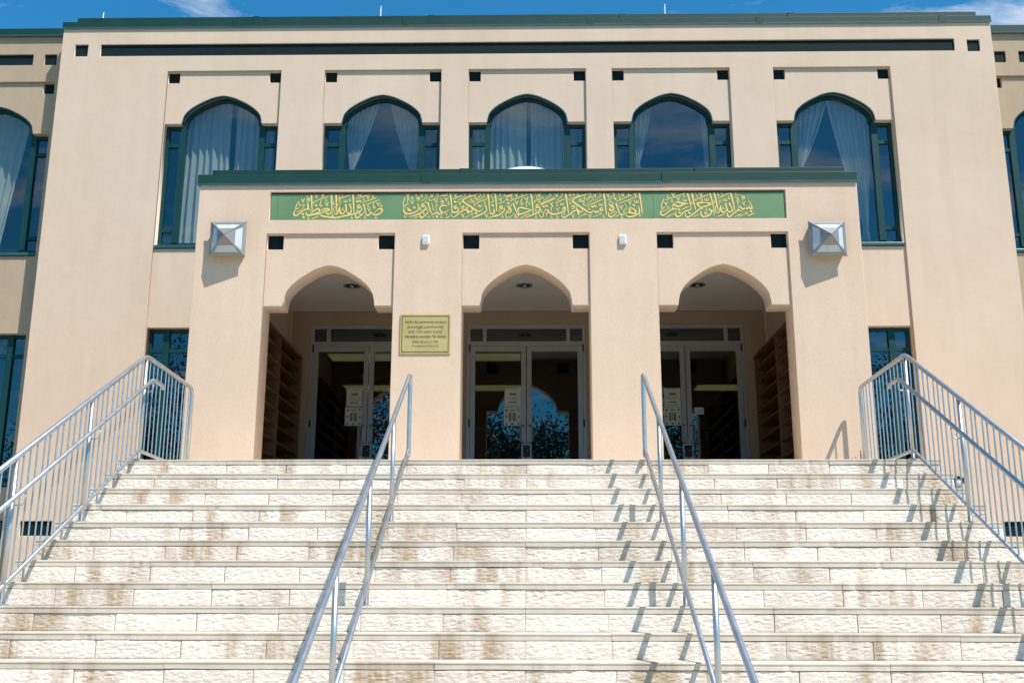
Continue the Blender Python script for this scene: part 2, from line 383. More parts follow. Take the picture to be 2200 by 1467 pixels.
# rooms behind the glass
def room(name, x0, x1, y0, y1, z0, z1, m):
    b = MB(); e = .12
    b.box(x0-e,x1+e,y1,y1+e,z0-e,z1+e); b.box(x0-e,x0,y0,y1,z0-e,z1+e); b.box(x1,x1+e,y0,y1,z0-e,z1+e)
    b.box(x0,x1,y0,y1,z0-e,z0); b.box(x0,x1,y0,y1,z1,z1+e)
    return tag(b.build(name, m), kind='structure')
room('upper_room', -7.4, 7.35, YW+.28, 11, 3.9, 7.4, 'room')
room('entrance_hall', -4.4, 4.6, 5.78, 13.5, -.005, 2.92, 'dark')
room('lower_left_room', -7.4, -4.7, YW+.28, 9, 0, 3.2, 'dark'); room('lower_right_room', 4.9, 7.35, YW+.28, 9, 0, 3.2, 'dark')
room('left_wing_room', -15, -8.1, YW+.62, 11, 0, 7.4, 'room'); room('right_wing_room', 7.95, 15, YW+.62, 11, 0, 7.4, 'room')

# ------------------------------------------------------------------ entrance portico
YP = 1.75
por = empty('entrance_portico', (0, YP, 0), 'projecting tan entrance portico with three arched openings and green coping', 'portico')
OPEN = [(-3.235,-1.64),(-.795,.775),(1.61,3.225)]
out = [(-4.12,0)]
for a, b in OPEN: out += [(a,0),(a,3.05),(b,3.05),(b,0)]
out += [(4.12,0),(4.12,3.72),(-4.12,3.72)]
slab('front_face', 'stucco', por, out, [rect(-3.22,3.225,3.228,3.602)], YP, YP+.032, .006)
out = [(-4.12,0)]; hb = []
for a, b in OPEN:
    c = (a+b)/2
    out += [(a+.002,0),(a+.002,2.12)]+arch(c,.565,2.12,.52)+[(b-.002,2.12),(b-.002,0)]
    hb += [rect(a+.004,a+.205,2.85,3.046), rect(b-.205,b-.004,2.85,3.046)]
out += [(4.12,0),(4.12,3.72),(-4.12,3.72)]
slab('front_wall', 'stucco', por, out, hb, YP+.03, YP+.36, .006)
for a, b in OPEN:
    for x0, x1 in ((a-.02,a+.23),(b-.23,b+.02)): box('accent_panel', 'accent', por, x0, x1, YP+.085, YP+.10, 2.83, 3.06)
for s in (-1, 1): box('side_wall', 'stucco', por, s*4.12, s*3.76, YP+.362, YW-.002, 0, 3.72)
box('soffit', 'ceil', por, -3.758, 3.758, YP+.362, 5.58, 3.10, 3.16)
box('roof_slab', 'roofing', por, -3.758, 3.758, YP+.362, YW-.002, 3.162, 3.42)
coping(por, -4.15, 4.13, YP-.020, 3.705, 3.835, 3.05)
coping(por, -4.0, 3.99, YP+.07, 3.842, 3.93, 3.05)
for s in (-1, 1): box('coping_return', 'green', por, s*4.14, s*3.74, YP+.34, YW-.01, 3.722, 3.835, bev=.006)
# back wall of the porch with three door openings
DC = [-2.50, -.02, 2.47]
out = [(-3.74,0)]
for c in DC: out += [(c-.945,0),(c-.945,2.885),(c+.945,2.885),(c+.945,0)]
out += [(3.74,0),(3.74,3.098),(-3.74,3.098)]
slab('porch_wall', 'stucco_wing_porch_shade', por, out, [], 5.585, 5.76, .004)  # darker stucco than the front: porch shade put into the wall colour
# recessed downlights
for x in (-2.57, -.04, 2.48):
    d = MB(); n = 24
    vs = []; 
    for r, z in ((.115,3.097),(.125,3.090),(.095,3.088),(.085,3.0985)):
        vs += [(x+r*math.cos(2*math.pi*k/n), 4.16+r*math.sin(2*math.pi*k/n), z) for k in range(n)]
    d.add(vs, [(j*n+k, j*n+(k+1) % n, (j+1)*n+(k+1) % n, (j+1)*n+k) for j in range(3) for k in range(n)])
    t = d.build('recessed_downlight', 'steel', None, True)
    side = {-2.57: 'left', -.04: 'middle', 2.48: 'right'}[x]
    tag(t, 'round recessed ceiling light seen through the %s arch' % side, 'ceiling light', 'porch ceiling lights')
    b = MB().add([(x+.0865*math.cos(2*math.pi*k/n), 4.16+.0865*math.sin(2*math.pi*k/n), 3.0965) for k in range(n)], [tuple(range(n-1,-1,-1))]); b.build('lens', 'black', t)
    MB().tube([(x,4.16,3.094),(x,4.16,3.070)], .03, 12).build('bulb', 'lampglass', t)

# doors -----------------------------------------------------------------
def double_door(cx, side):
    d = empty('entrance_door', (cx, 5.6, 0), 'aluminium framed double glass door with transom under the %s arch' % side, 'door', 'entrance double doors')
    y0, y1 = 5.60, 5.68; m = MB()
    m.box(cx-.942,cx-.885,y0,y1,0,2.882); m.box(cx+.885,cx+.942,y0,y1,0,2.882)
    m.box(cx-.8848,cx+.8848,y0,y1,2.82,2.882); m.box(cx-.8848,cx+.8848,y0,y1,2.535,2.61)
    for s in (-1, 1): m.box(cx+s*.66-.03, cx+s*.66+.03, y0+.001, y1-.001, 2.6102, 2.8198)
    m.build('door_frame', 'alu', d)
    for a, b in ((-.885,-.69),(-.63,.63),(.69,.885)): box('transom_pane', 'doorglass', d, cx+a, cx+b, y0+.035, y0+.041, 2.61, 2.82)
    for s in (-1, 1):
        a, b = sorted((cx+s*.006, cx+s*.88)); f = MB(); yf = y0-.008
        f.box(a, a+.075, yf, yf+.05, .012, 2.53); f.box(b-.075, b, yf, yf+.05, .012, 2.53)
        f.box(a+.0752, b-.0752, yf, yf+.05, 2.445, 2.53); f.box(a+.0752, b-.0752, yf, yf+.05, .012, .26)
        leaf = f.build('door_leaf', 'alu', d)
        box('pane', 'doorglass', leaf, a+.075, b-.075, yf+.022, yf+.028, .26, 2.445)
        box('push_bar', 'steel', leaf, a+.08, b-.08, yf+.055, yf+.085, 1.215, 1.245)
        hx = cx+s*.045; r = .03; hp = []
        pts = [(hx, yf, 1.255), (hx, yf-.055, 1.255)]; 
        path = [Vector((hx,yf+.0,1.26)), Vector((hx,yf-.04,1.265)), Vector((hx+s*.03,yf-.06,1.262)), Vector((hx+s*.052,yf-.06,1.235)), Vector((hx+s*.055,yf-.06,1.13)), Vector((hx+s*.052,yf-.06,1.02)), Vector((hx+s*.03,yf-.06,.995)), Vector((hx,yf-.04,.992)), Vector((hx,yf,.997))]
        MB().tube(path, .0115, 10).build('handle', 'steel', leaf, True)
        for hz in (2.50, 1.30, .25): box('hinge', 'black', leaf, cx+s*.884, cx+s*.906, yf-.012, yf+.012, hz-.06, hz+.06, bev=.003)
    box('lock_plate', 'black', d, cx-.055, cx+.055, 5.578, 5.5905, .78, .955, bev=.003)
    box('keyhole', 'steel', d, cx+.012, cx+.026, 5.5735, 5.5778, .86, .89)
    box('threshold', 'alu', d, cx-.884, cx+.884, 5.56, 5.70, .001, .010)
    return d
for c, s in zip(DC, ('left', 'middle', 'right')): double_door(c, s)
def notice(cx, z0, z1, w, rows, label, m='paper', grp=None):
    yg = 5.6-.008+.019
    o = box('paper_notice', m, None, cx-w/2, cx+w/2, yg-.002, yg, z0, z1); tag(o, label, 'notice', grp)
    b = MB(); h = z1-z0
    for u0, u1, v0, v1 in rows: b.box(cx+(u0-.5)*w, cx+(u1-.5)*w, yg-.0028, yg-.0022, z0+v0*h, z0+v1*h)
    b.build('printing', 'print', o); return o
rowsA = [(.2,.8,.92,.935),(.3,.72,.62,.74),(.15,.85,.5,.515),(.18,.82,.44,.455),(.2,.8,.38,.395),(.25,.75,.2,.26),(.1,.9,.06,.075)]
rowsB = [(.1,.22,.78,.9),(.8,.9,.8,.92),(.35,.65,.82,.86),(.3,.42,.25,.7),(.46,.52,.3,.75),(.56,.7,.25,.7),(.08,.2,.45,.55),(.82,.93,.42,.52),(.1,.2,.05,.14),(.42,.58,.05,.15),(.8,.92,.06,.16)]
for c, s in zip(DC, ('left', 'middle', 'right')):
    notice(c-.215, 1.565, 1.855, .25, rowsA, 'upper white printed notice on the %s glass door' % s, grp='notices taped inside the doors')
    notice(c-.22, 1.265, 1.555, .265, rowsB, 'lower yellowish diagram notice on the %s glass door' % s, grp='notices taped inside the doors')
notice(DC[2]+.19, 1.44, 1.55, .15, rowsA[2:5], 'small pale blue card on the right door beside its middle stile', 'lampglass')

# ceiling lights in the hall
for x, y, lab in ((-3.0,7.9,'left door, nearest row'),(-1.72,7.9,'left door right edge, nearest row'),(-.70,7.9,'middle door, nearest row'),(-3.2,10.7,'left door, far row'),(-.72,10.7,'middle door, far row'),(4.0,10.7,'right door, far row')):
    t = MB().box(x-.6,x+.6,y-.3,y+.3,2.885,2.915).build('ceiling_troffer', 'white'); tag(t, 'yellowish rectangular ceiling light seen through the '+lab, 'ceiling light', 'hall ceiling lights')
    box('diffuser', 'tube', t, x-.56, x+.56, y-.26, y+.26, 2.872, 2.8845)

# shoe shelves
for s in (-1, 1):
    r = empty('shoe_shelf', (s*3.56, 3.5, 0), 'tall brown wooden shoe shelf along the %s side wall of the porch' % ('left' if s < 0 else 'right'), 'shelf', 'porch shoe shelves')
    xf, xb = s*3.40, s*3.735
    ys = [2.14, 3.50, 4.86]
    for i, y in enumerate(ys): box('upright_panel', 'wood', r, xf, xb, y-.02 if i else y, y+.02 if i else y+.03, .01, 2.15)
    box('back_panel', 'wood', r, s*3.735, s*3.748, ys[0], ys[2], .01, 2.15)
    box('top_board', 'wood', r, s*3.39, xb, ys[0]-.01, ys[2]+.03, 2.152, 2.185)
    for i in range(2):
        for k in range(10): box('shelf_board', 'wood', r, s*3.405, s*3.733, ys[i]+.032, ys[i+1]-.022, .06+k*.212, .082+k*.212)

# ------------------------------------------------------------------ calligraphy sign
def cat(pts, sub=5):
    if len(pts) < 3: 
        a, b = pts; return [(a[0]+(b[0]-a[0])*k/4, a[1]+(b[1]-a[1])*k/4) for k in range(5)]
    P = [pts[0]]+list(pts)+[pts[-1]]; out = []
    for i in range(1, len(P)-2):
        for k in range(sub):
            t = k/sub; o = []
            for j in (0, 1):
                a, b, c, d = P[i-1][j], P[i][j], P[i+1][j], P[i+2][j]
                o.append(.5*((2*b)+(c-a)*t+(2*a-5*b+4*c-d)*t*t+(3*b-a-3*c+d)*t**3))
            out.append(tuple(o))
    out.append(pts[-1]); return out
SIGN = {620: "L 90,24 93,60 96,97|L 175,22 178,60 180,95|A 180,95 176,103 165,109 152,101|L 195,22 198,60 199,98|B 104,64 100,57 120,48 165,29|A 85,112 100,98 115,87 125,88 128,96 118,104 90,112|A 72,98 71,107 78,114 90,114 110,110 125,107 150,100|A 132,94 145,87 160,86 168,89 165,94 150,96 132,105|A 125,107 140,117 160,121 190,124 215,124|A 88,98 84,90 78,87 65,90 50,100 40,109 30,116 22,114 19,105 22,96 27,90|B 27,90 26,82 28,72 38,54|B 27,88 33,86 38,80|A 76,60 77,72 79,86|C 29,101 45,94 62,79|o 58,71|V 55,50|V 112,31|V 157,66|D 112,71|D 57,109|D 61,123|h 43,67|h 154,47|h 187,61|h 184,111|h 82,124|B 134,47 129,65 131,77 138,68|A 70,48 78,42 84,44|B 71,56 80,52 85,46|C 71,26 76,38|A 131,27 145,24|B 132,35 145,28|B 96,130 124,118|C 213,64 190,82 189,97 195,109 200,111 206,103 212,88",
720: "L 71,22 75,60 78,102|B 6,46 30,36 65,24|B 82,44 142,22|B 110,60 173,37|B 127,68 184,46|A 2,112 8,105 14,88 19,75|A 18,76 18,95 23,105 30,108 40,98 43,90|L 42,66 45,85 48,98|L 58,65 63,76 66,88|A 66,88 66,100 57,107 48,98|S 41,51|o 17,52|C 24,59 5,73|O 99,75|A 107,76 110,88 105,96 90,104 70,110 40,117 20,121 0,123|L 117,65 123,82 128,105|A 128,105 135,114 143,112 150,102 152,98|A 124,98 115,108 105,117 95,125 87,122 86,112 88,107|A 152,100 158,108 172,112 188,106 197,96 196,88 187,85 175,92 162,107|h 15,31|h 60,45|h 119,43|h 157,30|h 139,73|h 31,87|h 93,92|h 104,105|h 71,122|h 126,121|h 173,122|h 194,71|B 163,58 159,73 163,84 170,75|V 136,36|V 142,90|V 180,65|D 91,54|D 102,52|B 88,30 95,26 98,29 104,29 109,24 104,21 98,27|C 93,21 96,28|C 26,22 30,34",
860: "A 72,60 77,72 79,85 72,95 58,102 42,107 28,107 17,98 15,86 17,76|B 17,76 13,66 14,55 20,33|B 17,76 23,71 27,63|O 97,70|A 106,72 107,84 98,96 80,107 60,115 40,120|L 116,57 122,75 130,100|A 130,100 138,110 148,104 156,97 158,104 165,108 180,103 212,88|A 124,96 115,106 102,118 92,124 85,118 84,108|A 198,76 192,72 180,71 170,78 168,88 176,99 188,102|V 31,27|V 90,27|V 133,27|V 51,57|V 152,52|V 195,45|h 50,37|h 124,43|h 108,53|h 88,86|h 115,88|h 100,102|h 22,116|h 205,61|h 175,118|C 133,60 138,75 140,92 147,88|D 60,80|D 156,119|o 109,23|C 118,30 84,55|o 157,24|C 164,31 128,52|A 67,43 75,38 82,40|B 70,49 78,47 82,40|C 64,19 70,35|A 169,57 177,52 185,54|B 170,66 180,62 185,54|C 172,37 176,50|B 170,32 176,26 184,30 192,28 200,22 196,20 188,27|C 182,20 184,28|A 28,80 40,90 48,94|B 30,96 45,92|o 34,42|C 30,46 33,70|o 155,70|C 151,74 154,93|C 116,117 118,125|C 123,117 126,126|C 130,117 136,118|C 139,117 143,125|o 196,108|B 193,122 200,124 212,115|B 59,126 77,119",
960: "L 15,18 20,50 23,85|A 23,85 26,98 36,101 47,97 51,90 50,80|O 40,78|C 22,101 21,112 24,118|A 145,17 125,23 95,33 74,43 70,52 80,61 100,74 125,92 135,96 148,92 155,84|B 145,17 143,26 125,50|B 110,40 100,46 116,51 115,56 100,56 90,51|A 104,78 110,88 106,96 95,97 85,90 75,90 62,98 45,112 32,122 23,116|A 88,92 94,108|L 163,67 168,77 171,88|A 171,88 168,96 150,108 130,117 107,124|L 175,17 179,50 183,90|A 183,90 187,104 195,108 202,102 202,92 199,84|L 206,17 210,55 213,95|B 26,44 67,25|o 78,20|C 82,28 48,50|o 159,21|C 164,29 132,51|B 120,73 118,66 140,54 172,41|B 184,27 201,17|B 187,59 203,50|C 191,30 197,40 195,48|V 38,25|V 57,61|V 70,114|V 170,115|D 37,55|D 196,70|D 125,104|S 142,71|A 60,80 70,75 76,74|B 61,87 70,84 76,76|h 9,60|h 99,21|h 122,36|h 162,55|h 88,78|o 110,108|C 105,112 77,124|B 178,124 195,119 215,110",
1060: "O 37,78|A 48,78 49,90 40,103 20,115 0,120|A 58,69 68,78 76,88 78,96 68,102 62,97|B 80,64 72,80 60,98 55,110 57,120 64,124 80,116 92,103|L 86,60 94,80 101,102|A 101,102 108,109 120,108 150,97 165,90|A 165,90 140,84 120,79 110,83 107,92 112,106|L 162,17 168,60 171,105|O 190,73|A 199,75 200,88 192,98 170,110 135,124|B 195,100 197,112 204,122 212,118 215,108|B 79,55 77,49 100,40 155,18|B 117,124 157,105|B 24,64 53,51|B 55,31 84,18|B 54,37 84,23|B 178,59 176,53 195,43 215,35|B 203,64 215,58|B 204,69 215,63|h 50,22|h 80,34|h 124,19|h 156,60|h 198,52|h 42,117|h 31,91|h 182,88|h 207,95|h 184,117|V 33,44|V 100,24|V 101,57|V 197,25|B 132,34 147,54 141,58 144,77|B 149,32 144,47|B 125,37 119,58 123,69 130,58|D 62,46|D 67,61|B 93,110 100,111 93,119 96,124 106,120 112,110|C 177,17 186,30 187,44|B 26,29 33,25 30,20 36,17",
1160: "L 113,16 119,60 124,103|A 16,112 24,95 30,88 36,90 44,101 60,108 80,105 100,98 110,92 109,80 104,78 100,90 104,97|A 186,85 182,96 174,98 165,92 150,93 135,103 120,114 108,122 98,118 95,105|A 163,95 168,112|A 215,17 190,24 160,34 145,44 143,52 160,66 185,83 205,97 215,101|A 178,78 186,88|B 180,38 170,47 187,48 188,53 163,53|B 7,62 70,35|B 7,68 69,40|B 67,60 110,41|C 17,50 46,32|o 48,23|C 72,50 99,30|o 98,20|C 124,47 150,29|o 147,20|o 132,20|C 127,29 136,24|h 77,67|h 132,58|h 160,80|h 52,117|h 77,117|h 107,105|h 12,95|h 165,20|h 194,36|h 191,64|h 212,82|S 98,63|V 75,25|V 78,88|V 143,115|D 21,75|D 33,72|B 43,58 58,74 50,80 54,98|B 58,55 53,68|A 135,77 145,72 152,72|B 136,86 146,83 152,74|o 195,107|C 190,110 161,124|o 33,105|C 29,110 32,121",
1225: "A 86,17 93,18|B 93,18 90,28 74,50|A 80,98 88,101 95,98 104,90|A 104,92 112,100 122,96 128,90|O 137,86|L 147,16 152,60 157,110|V 110,25|V 165,25|V 88,115|o 131,19|C 138,26 108,49|o 99,35|C 106,42 75,63|B 70,75 143,42|S 134,65|D 98,75|D 110,72|h 145,115|o 132,105|C 127,110 100,120|o 190,19|C 192,25 160,48",
1280: "A 57,60 64,67 70,72 78,78 77,88 66,92 64,82 69,75|B 80,55 72,72|A 60,98 58,108 62,118 70,119 82,112 98,95|B 66,107 90,92|L 90,60 97,82 104,103|A 104,103 112,110 122,108|B 126,84 122,98 125,108|A 125,106 140,101 155,102 170,104 172,94 165,86 150,77|A 150,77 145,90 150,98|o 150,88|A 183,71 188,88 187,100 175,110 155,118 140,118 128,110|L 189,14 195,55 200,104|B 90,53 159,24|B 100,62 184,30|B 87,120 103,110|C 99,14 107,28 105,43|C 126,61 135,75 134,90|V 119,23|V 172,22|V 148,57|V 112,77|D 87,40|D 165,68|S 177,52|h 145,19|h 67,50|h 114,118|o 190,110|C 184,118 194,112",
1415: "A 80,90 78,84 68,84 50,93 32,108 20,112 13,104 15,92 20,86|B 20,86 17,74 19,62 28,42|B 20,84 26,80 30,72|A 66,84 65,72 70,63 76,68 85,74 100,70 115,63 132,63|A 132,63 110,60 95,57 84,54 76,57|A 80,92 75,100 75,110 83,118 95,113 105,103 115,95 130,90 140,84 142,75|L 128,15 135,45 141,75|L 147,15 153,50 160,88|A 117,100 116,112 124,120 138,114 160,98 180,82 200,72 215,66|A 215,57 190,57 172,58 168,63 178,74 190,86|A 184,90 181,105 187,116 200,117 215,108|B 33,47 120,15|B 36,120 69,104|B 103,87 133,73|B 150,119 173,108|C 159,14 168,26 169,36|B 165,48 162,43 190,32 215,20|o 47,79|C 42,84 18,99|o 62,50|o 187,45|V 68,22|V 36,62|V 89,40|V 185,22|S 117,46|S 208,42|D 90,86|D 93,100|D 133,102|h 46,30|h 113,26|h 147,57|h 206,84|B 195,94 202,98 196,106 204,106 212,98",
1515: "A 0,57 20,59 31,62 15,70 0,76|L 27,14 34,45 40,78|A 40,78 40,90 32,93 24,87 22,82|A 28,92 29,100 22,110 10,116 0,118|L 45,13 52,50 59,90|B 66,58 50,72 48,82 50,95 57,102 64,95 67,80 71,68|A 71,68 71,88 76,97 84,98 92,90 94,83|L 90,58 95,80 100,95|A 100,95 110,97 118,90 117,82|L 106,58 112,70 118,84|L 114,13 122,50 128,90|A 158,97 152,90 142,90 128,99 112,114 103,118 97,112 97,103 101,96|A 143,90 144,80 150,73 156,80 165,85 172,79 174,73 176,80 182,83 188,72 192,80 200,83 201,74 196,62 188,47|B 58,39 108,15|B 54,118 87,105|B 127,119 155,105|B 182,114 210,102|o 177,102|C 172,106 142,119|S 89,44|o 69,50|h 62,21|h 45,53|h 107,35|h 82,79|h 137,18|C 75,14 81,24|B 131,32 142,42 140,52 144,69|o 145,48|C 145,28 141,42|A 159,35 168,31 174,31|B 160,43 168,40 174,33|C 154,20 161,29|V 167,60|D 196,94|o 43,100|C 39,105 42,118"}
sign = empty('calligraphy_sign', (0, YP+.02, 3.22), 'long green sign with gold Arabic calligraphy above the portico arches', 'sign')
jx = [-3.215,-3.13,-2.31,-1.88,-1.03,-.19,.37,.79,1.26,1.58,2.02,2.47,2.73,3.22]
for a, b in zip(jx, jx[1:]): box('sign_panel', 'sign', sign, a+.0015, b-.0015, YP+.024+random.uniform(0,.0008), YP+.0335, 3.232, 3.580)
box('painted_shadow_strip', 'black', sign, -3.215, 3.22, YP+.028, YP+.0335, 3.5805, 3.6)  # black strip painted in for the recess shadow along the sign top
strokes = {0: [], 1: [], 2: []}
def px2w(x, y):
    yt = 413-7*(x-578)/1112
    return ((x-1133.5)*(6.44/1111.5), 3.580-(y-yt-3.5)/58.5*.348)
for ox, s in SIGN.items():
    g = 0 if ox < 850 else (1 if ox < 1400 else 2)
    for it in s.split('|'):
        k, *pp = it.split(' '); P = [tuple(map(float, q.split(','))) for q in pp]; x, y = P[0]; todo = []
        if k == 'V': todo = [([(x-8,y-7),(x-3,y-1),(x+1,y+9)], 'v'), ([(x+1,y+9),(x+4,y-6),(x+9,y-8)], 'C')]
        elif k == 'h': todo = [([(x+1,y-8),(x-3,y+2),(x,y+7),(x+5,y+1)], 'C')]
        elif k == 'S': todo = [([(x-8,y-6),(x-7,y+5),(x-2,y+5),(x,y-5)], 'C'), ([(x,y-5),(x+1,y+5),(x+6,y+5),(x+8,y-5)], 'C')]
        elif k == 'o': todo = [([(x+4*math.cos(t*.7854),y+4.5*math.sin(t*.7854)) for t in range(9)], 'C')]
        elif k == 'O': todo = [([(x+5.5*math.cos(t*.7854-.4),y+6*math.sin(t*.7854-.4)) for t in range(9)], 'A')]
        elif k == 'D': todo = [([(x-4.5,y-3),(x,y),(x+4.5,y+3)], 'D')]
        else: todo = [(P, k)]
        for pts, kk in todo: strokes[g].append((ox, cat(pts), kk))
cnt = 0
for g, ss in strokes.items():
    mb = MB()
    for ox, pts, k in ss:
        n = len(pts); L = []; Rr = []
        for i, (x, y) in enumerate(pts):
            t = i/(n-1); a = pts[max(i-1,0)]; b = pts[min(i+1,n-1)]; dx, dy = b[0]-a[0], b[1]-a[1]; q = math.hypot(dx, dy) or 1
            end = min(1, .35+2.6*min(t, 1-t))
            wd = {'L': 7.6-3.8*t, 'A': 6.5*end, 'B': 3.6*(.6+.4*end), 'C': 2.7*(.6+.4*end), 'v': 4.2-1.4*t, 'D': 7.6}[k]
            if k == 'A': wd *= .72+.38*abs(dx/q*.75+dy/q*.66)
            if k == 'D': dx, dy, q = 1, -.15, math.hypot(1, .15); dx, dy = pts[-1][0]-pts[0][0], pts[-1][1]-pts[0][1]; q = math.hypot(dx, dy)
            nx, ny = -dy/q*wd/2, dx/q*wd/2
            L.append((x+nx, y+ny)); Rr.append((x-nx, y-ny))
        cnt += 1; yy = YP+.0225-cnt*6e-6; vs = []
        for P in L+Rr:
            X, Z = px2w(ox+P[0]/1.956, 405+P[1]/1.956); vs.append((X, yy, min(Z, 3.579)))
        mb.add(vs, [(i, i+1, n+i+1, n+i) for i in range(n-1)])
    mb.build('lettering', 'gold', sign)

# ------------------------------------------------------------------ plaque
pl = box('brass_plaque', 'brass', None, -1.54, -.925, YP-.016, YP-.001, 1.503, 2.0, bev=.004)
tag(pl, 'square brass plaque engraved with an English verse on the portico pillar', 'plaque')
b = MB(); yq = YP-.0185
for a in ((-1.518,-.947,1.978-.008,1.978),(-1.518,-.947,1.525,1.533),(-1.518,-1.511,1.533,1.970),(-.954,-.947,1.533,1.970)): b.box(a[0],a[1],yq,yq+.002,a[2],a[3])
b.build('border_line', 'ink', pl)
for txt, z, size in (('Verily this community of yours',1.885,.056),('is a single community',1.825,.056),('and I am your Lord,',1.765,.056),('therefore worship Me Alone.',1.703,.056),('(Holy Quran, 21:92)',1.642,.042),('(Translation of Yusuf Ali)',1.592,.036)):
    cu = bpy.data.curves.new('t', 'FONT'); cu.body = txt; cu.align_x = 'CENTER'; cu.size = size; cu.shear = .28; cu.space_character = .93; cu.extrude = .0006; cu.offset = -.0005
    o = bpy.data.objects.new('t', cu); C.objects.link(o)
    me = bpy.data.meshes.new_from_object(o.evaluated_get(bpy.context.evaluated_depsgraph_get())); bpy.data.objects.remove(o); bpy.data.curves.remove(cu)
    xs = [v.co.x for v in me.vertices]; wid = max(xs)-min(xs); k = min(1, .50/wid)
    me.transform(Matrix(((k,0,0,-1.2325),(0,0,-1,yq),(0,1,0,z),(0,0,0,1)))); link('engraved_text', me, 'ink', pl)

# ------------------------------------------------------------------ pyramid wall lamps
def wall_lamp(cx, cz, label):
    h = .225; yb = YP-.10; ya = yb-.175
    t = empty('wall_lamp', (cx, YP, cz), label, 'wall lamp', 'pyramid wall lamps')
    box('back_box', 'steel', t, cx-h+.03, cx+h-.03, yb+.004, YP-.001, cz-h+.03, cz+h-.03)
    ap = Vector((cx, ya, cz)); cs = [Vector((cx-h,yb,cz-h)),Vector((cx+h,yb,cz-h)),Vector((cx+h,yb,cz+h)),Vector((cx-h,yb,cz+h))]
    fr = MB(); cen = Vector((cx, yb, cz))
    for i in range(4):
        a, b = cs[i], cs[(i+1) % 4]; n = (b-a).cross(ap-a).normalized()
        if n.y > 0: n = -n
        L = lambda f, e=0: (a.lerp(ap, f)+(b-a).normalized()*e, b.lerp(ap, f)-(b-a).normalized()*e)
        r0, r1, r2_ = L(0), L(.16), L(.50)
        q1, q2 = L(.16, .03), L(.50, .014)
        # metal rim, hip strips and metal tip
        fr.add([r0[0],r0[1],r1[1],r1[0]], [(0,1,2,3)]); fr.add([r1[0],q1[0],q2[0],r2_[0]], [(0,1,2,3)]); fr.add([q1[1],r1[1],r2_[1],q2[1]], [(0,1,2,3)])
        fr.add([r2_[0],q2[0],q2[1],r2_[1],ap], [(0,1,2,3,4)])
        d = -n*.008
        for u, v in ((q1[0],q1[1]),(q1[1],q2[1]),(q2[1],q2[0]),(q2[0],q1[0])): fr.add([u,v,v+d,u+d], [(0,1,2,3)])
        MB().add([q1[0]+d,q1[1]+d,q2[1]+d,q2[0]+d], [(0,1,2,3)]).build('glass_panel', 'lampglass', t)
    fr.add(cs, [(0,1,2,3)]); fr.build('frame', 'steel', t)
    hp = MB()
    for c in cs: hp.tube([c, ap], .006, 6)
    hp.build('hip_strips', 'steel', t)
wall_lamp(-3.69, 2.945, 'pyramid shaped metal wall lamp on the left end of the portico')
wall_lamp(3.68, 2.92, 'pyramid shaped metal wall lamp on the right end of the portico')
for a, b, z0, z1, lab in ((-1.29,-1.205,2.895,3.01,'small white sensor box above the brass plaque'),(1.145,1.23,2.885,3.005,'small white sensor box on the pillar right of the middle arch')):
    o = box('sensor_box', 'white', None, a, b, YP-.035, YP-.001, z0, z1, bev=.006); tag(o, lab, 'sensor', 'white sensor boxes')
    box('cover', 'lampglass', o, a+.016, b-.016, YP-.039, YP-.0355, z0+.018, z1-.018)

# ------------------------------------------------------------------ roof things
d = MB(); n = 40; m_ = 10; vs = []
for j in range(m_+1):
    t = j/m_*math.pi/2; vs += [(-.015+.95*math.cos(t)*math.cos(2*math.pi*k/n), 3.75+.95*math.cos(t)*math.sin(2*math.pi*k/n), 3.752+.955*math.sin(t)) for k in range(n)]
d.add(vs, [(j*n+k, j*n+(k+1) % n, (j+1)*n+(k+1) % n, (j+1)*n+k) for j in range(m_) for k in range(n)])
dm = d.build('skylight_dome', 'dome', None, True); tag(dm, 'white skylight dome just showing above the portico roof edge', 'skylight')
MB().box(-1.05, 1.02, 2.72, 4.78, 3.422, 3.835).build('curb', 'white', dm)
for x, zt, lab in ((-7.37,8.56,'left'),(-2.535,8.642,'middle'),(2.374,8.637,'right')):
    o = MB().tube([(x,5.75,8.335),(x,5.75,8.36),(x,5.75,zt-.12),(x+.006,5.75,zt)], [.014,.014,.011,.003], 8).build('lightning_rod', 'white', None, True)
    tag(o, '%s of the three thin white lightning rods on the roof edge' % {'left':'leftmost','middle':'middle','right':'rightmost'}[lab], 'lightning rod', 'roof lightning rods')
    MB().tube([(x,5.75,8.332),(x,5.75,8.348)], .035, 12).build('base', 'steel', o)

# vent cap on the lower wall, seen through the right railing
v = MB().tube([(6.48,YW-.10,.365),(6.48,YW-.001,.365)], .066, 24).build('vent_cap', 'steel', None, True); tag(v, 'round grey vent cap on the wall behind the right railing', 'vent')
MB().tube([(6.48,YW-.112,.365),(6.48,YW-.101,.365)], .058, 24).build('cover', 'white', v, True)
hd = MB()
for k in range(9):
    a = math.pi*k/8; 
    hd.box(6.48+.078*math.cos(a)-.012, 6.48+.078*math.cos(a)+.012, YW-.13, YW-.03, .365+.078*math.sin(a)-.012, .365+.078*math.sin(a)+.012)
hd.build('hood', 'black', v)

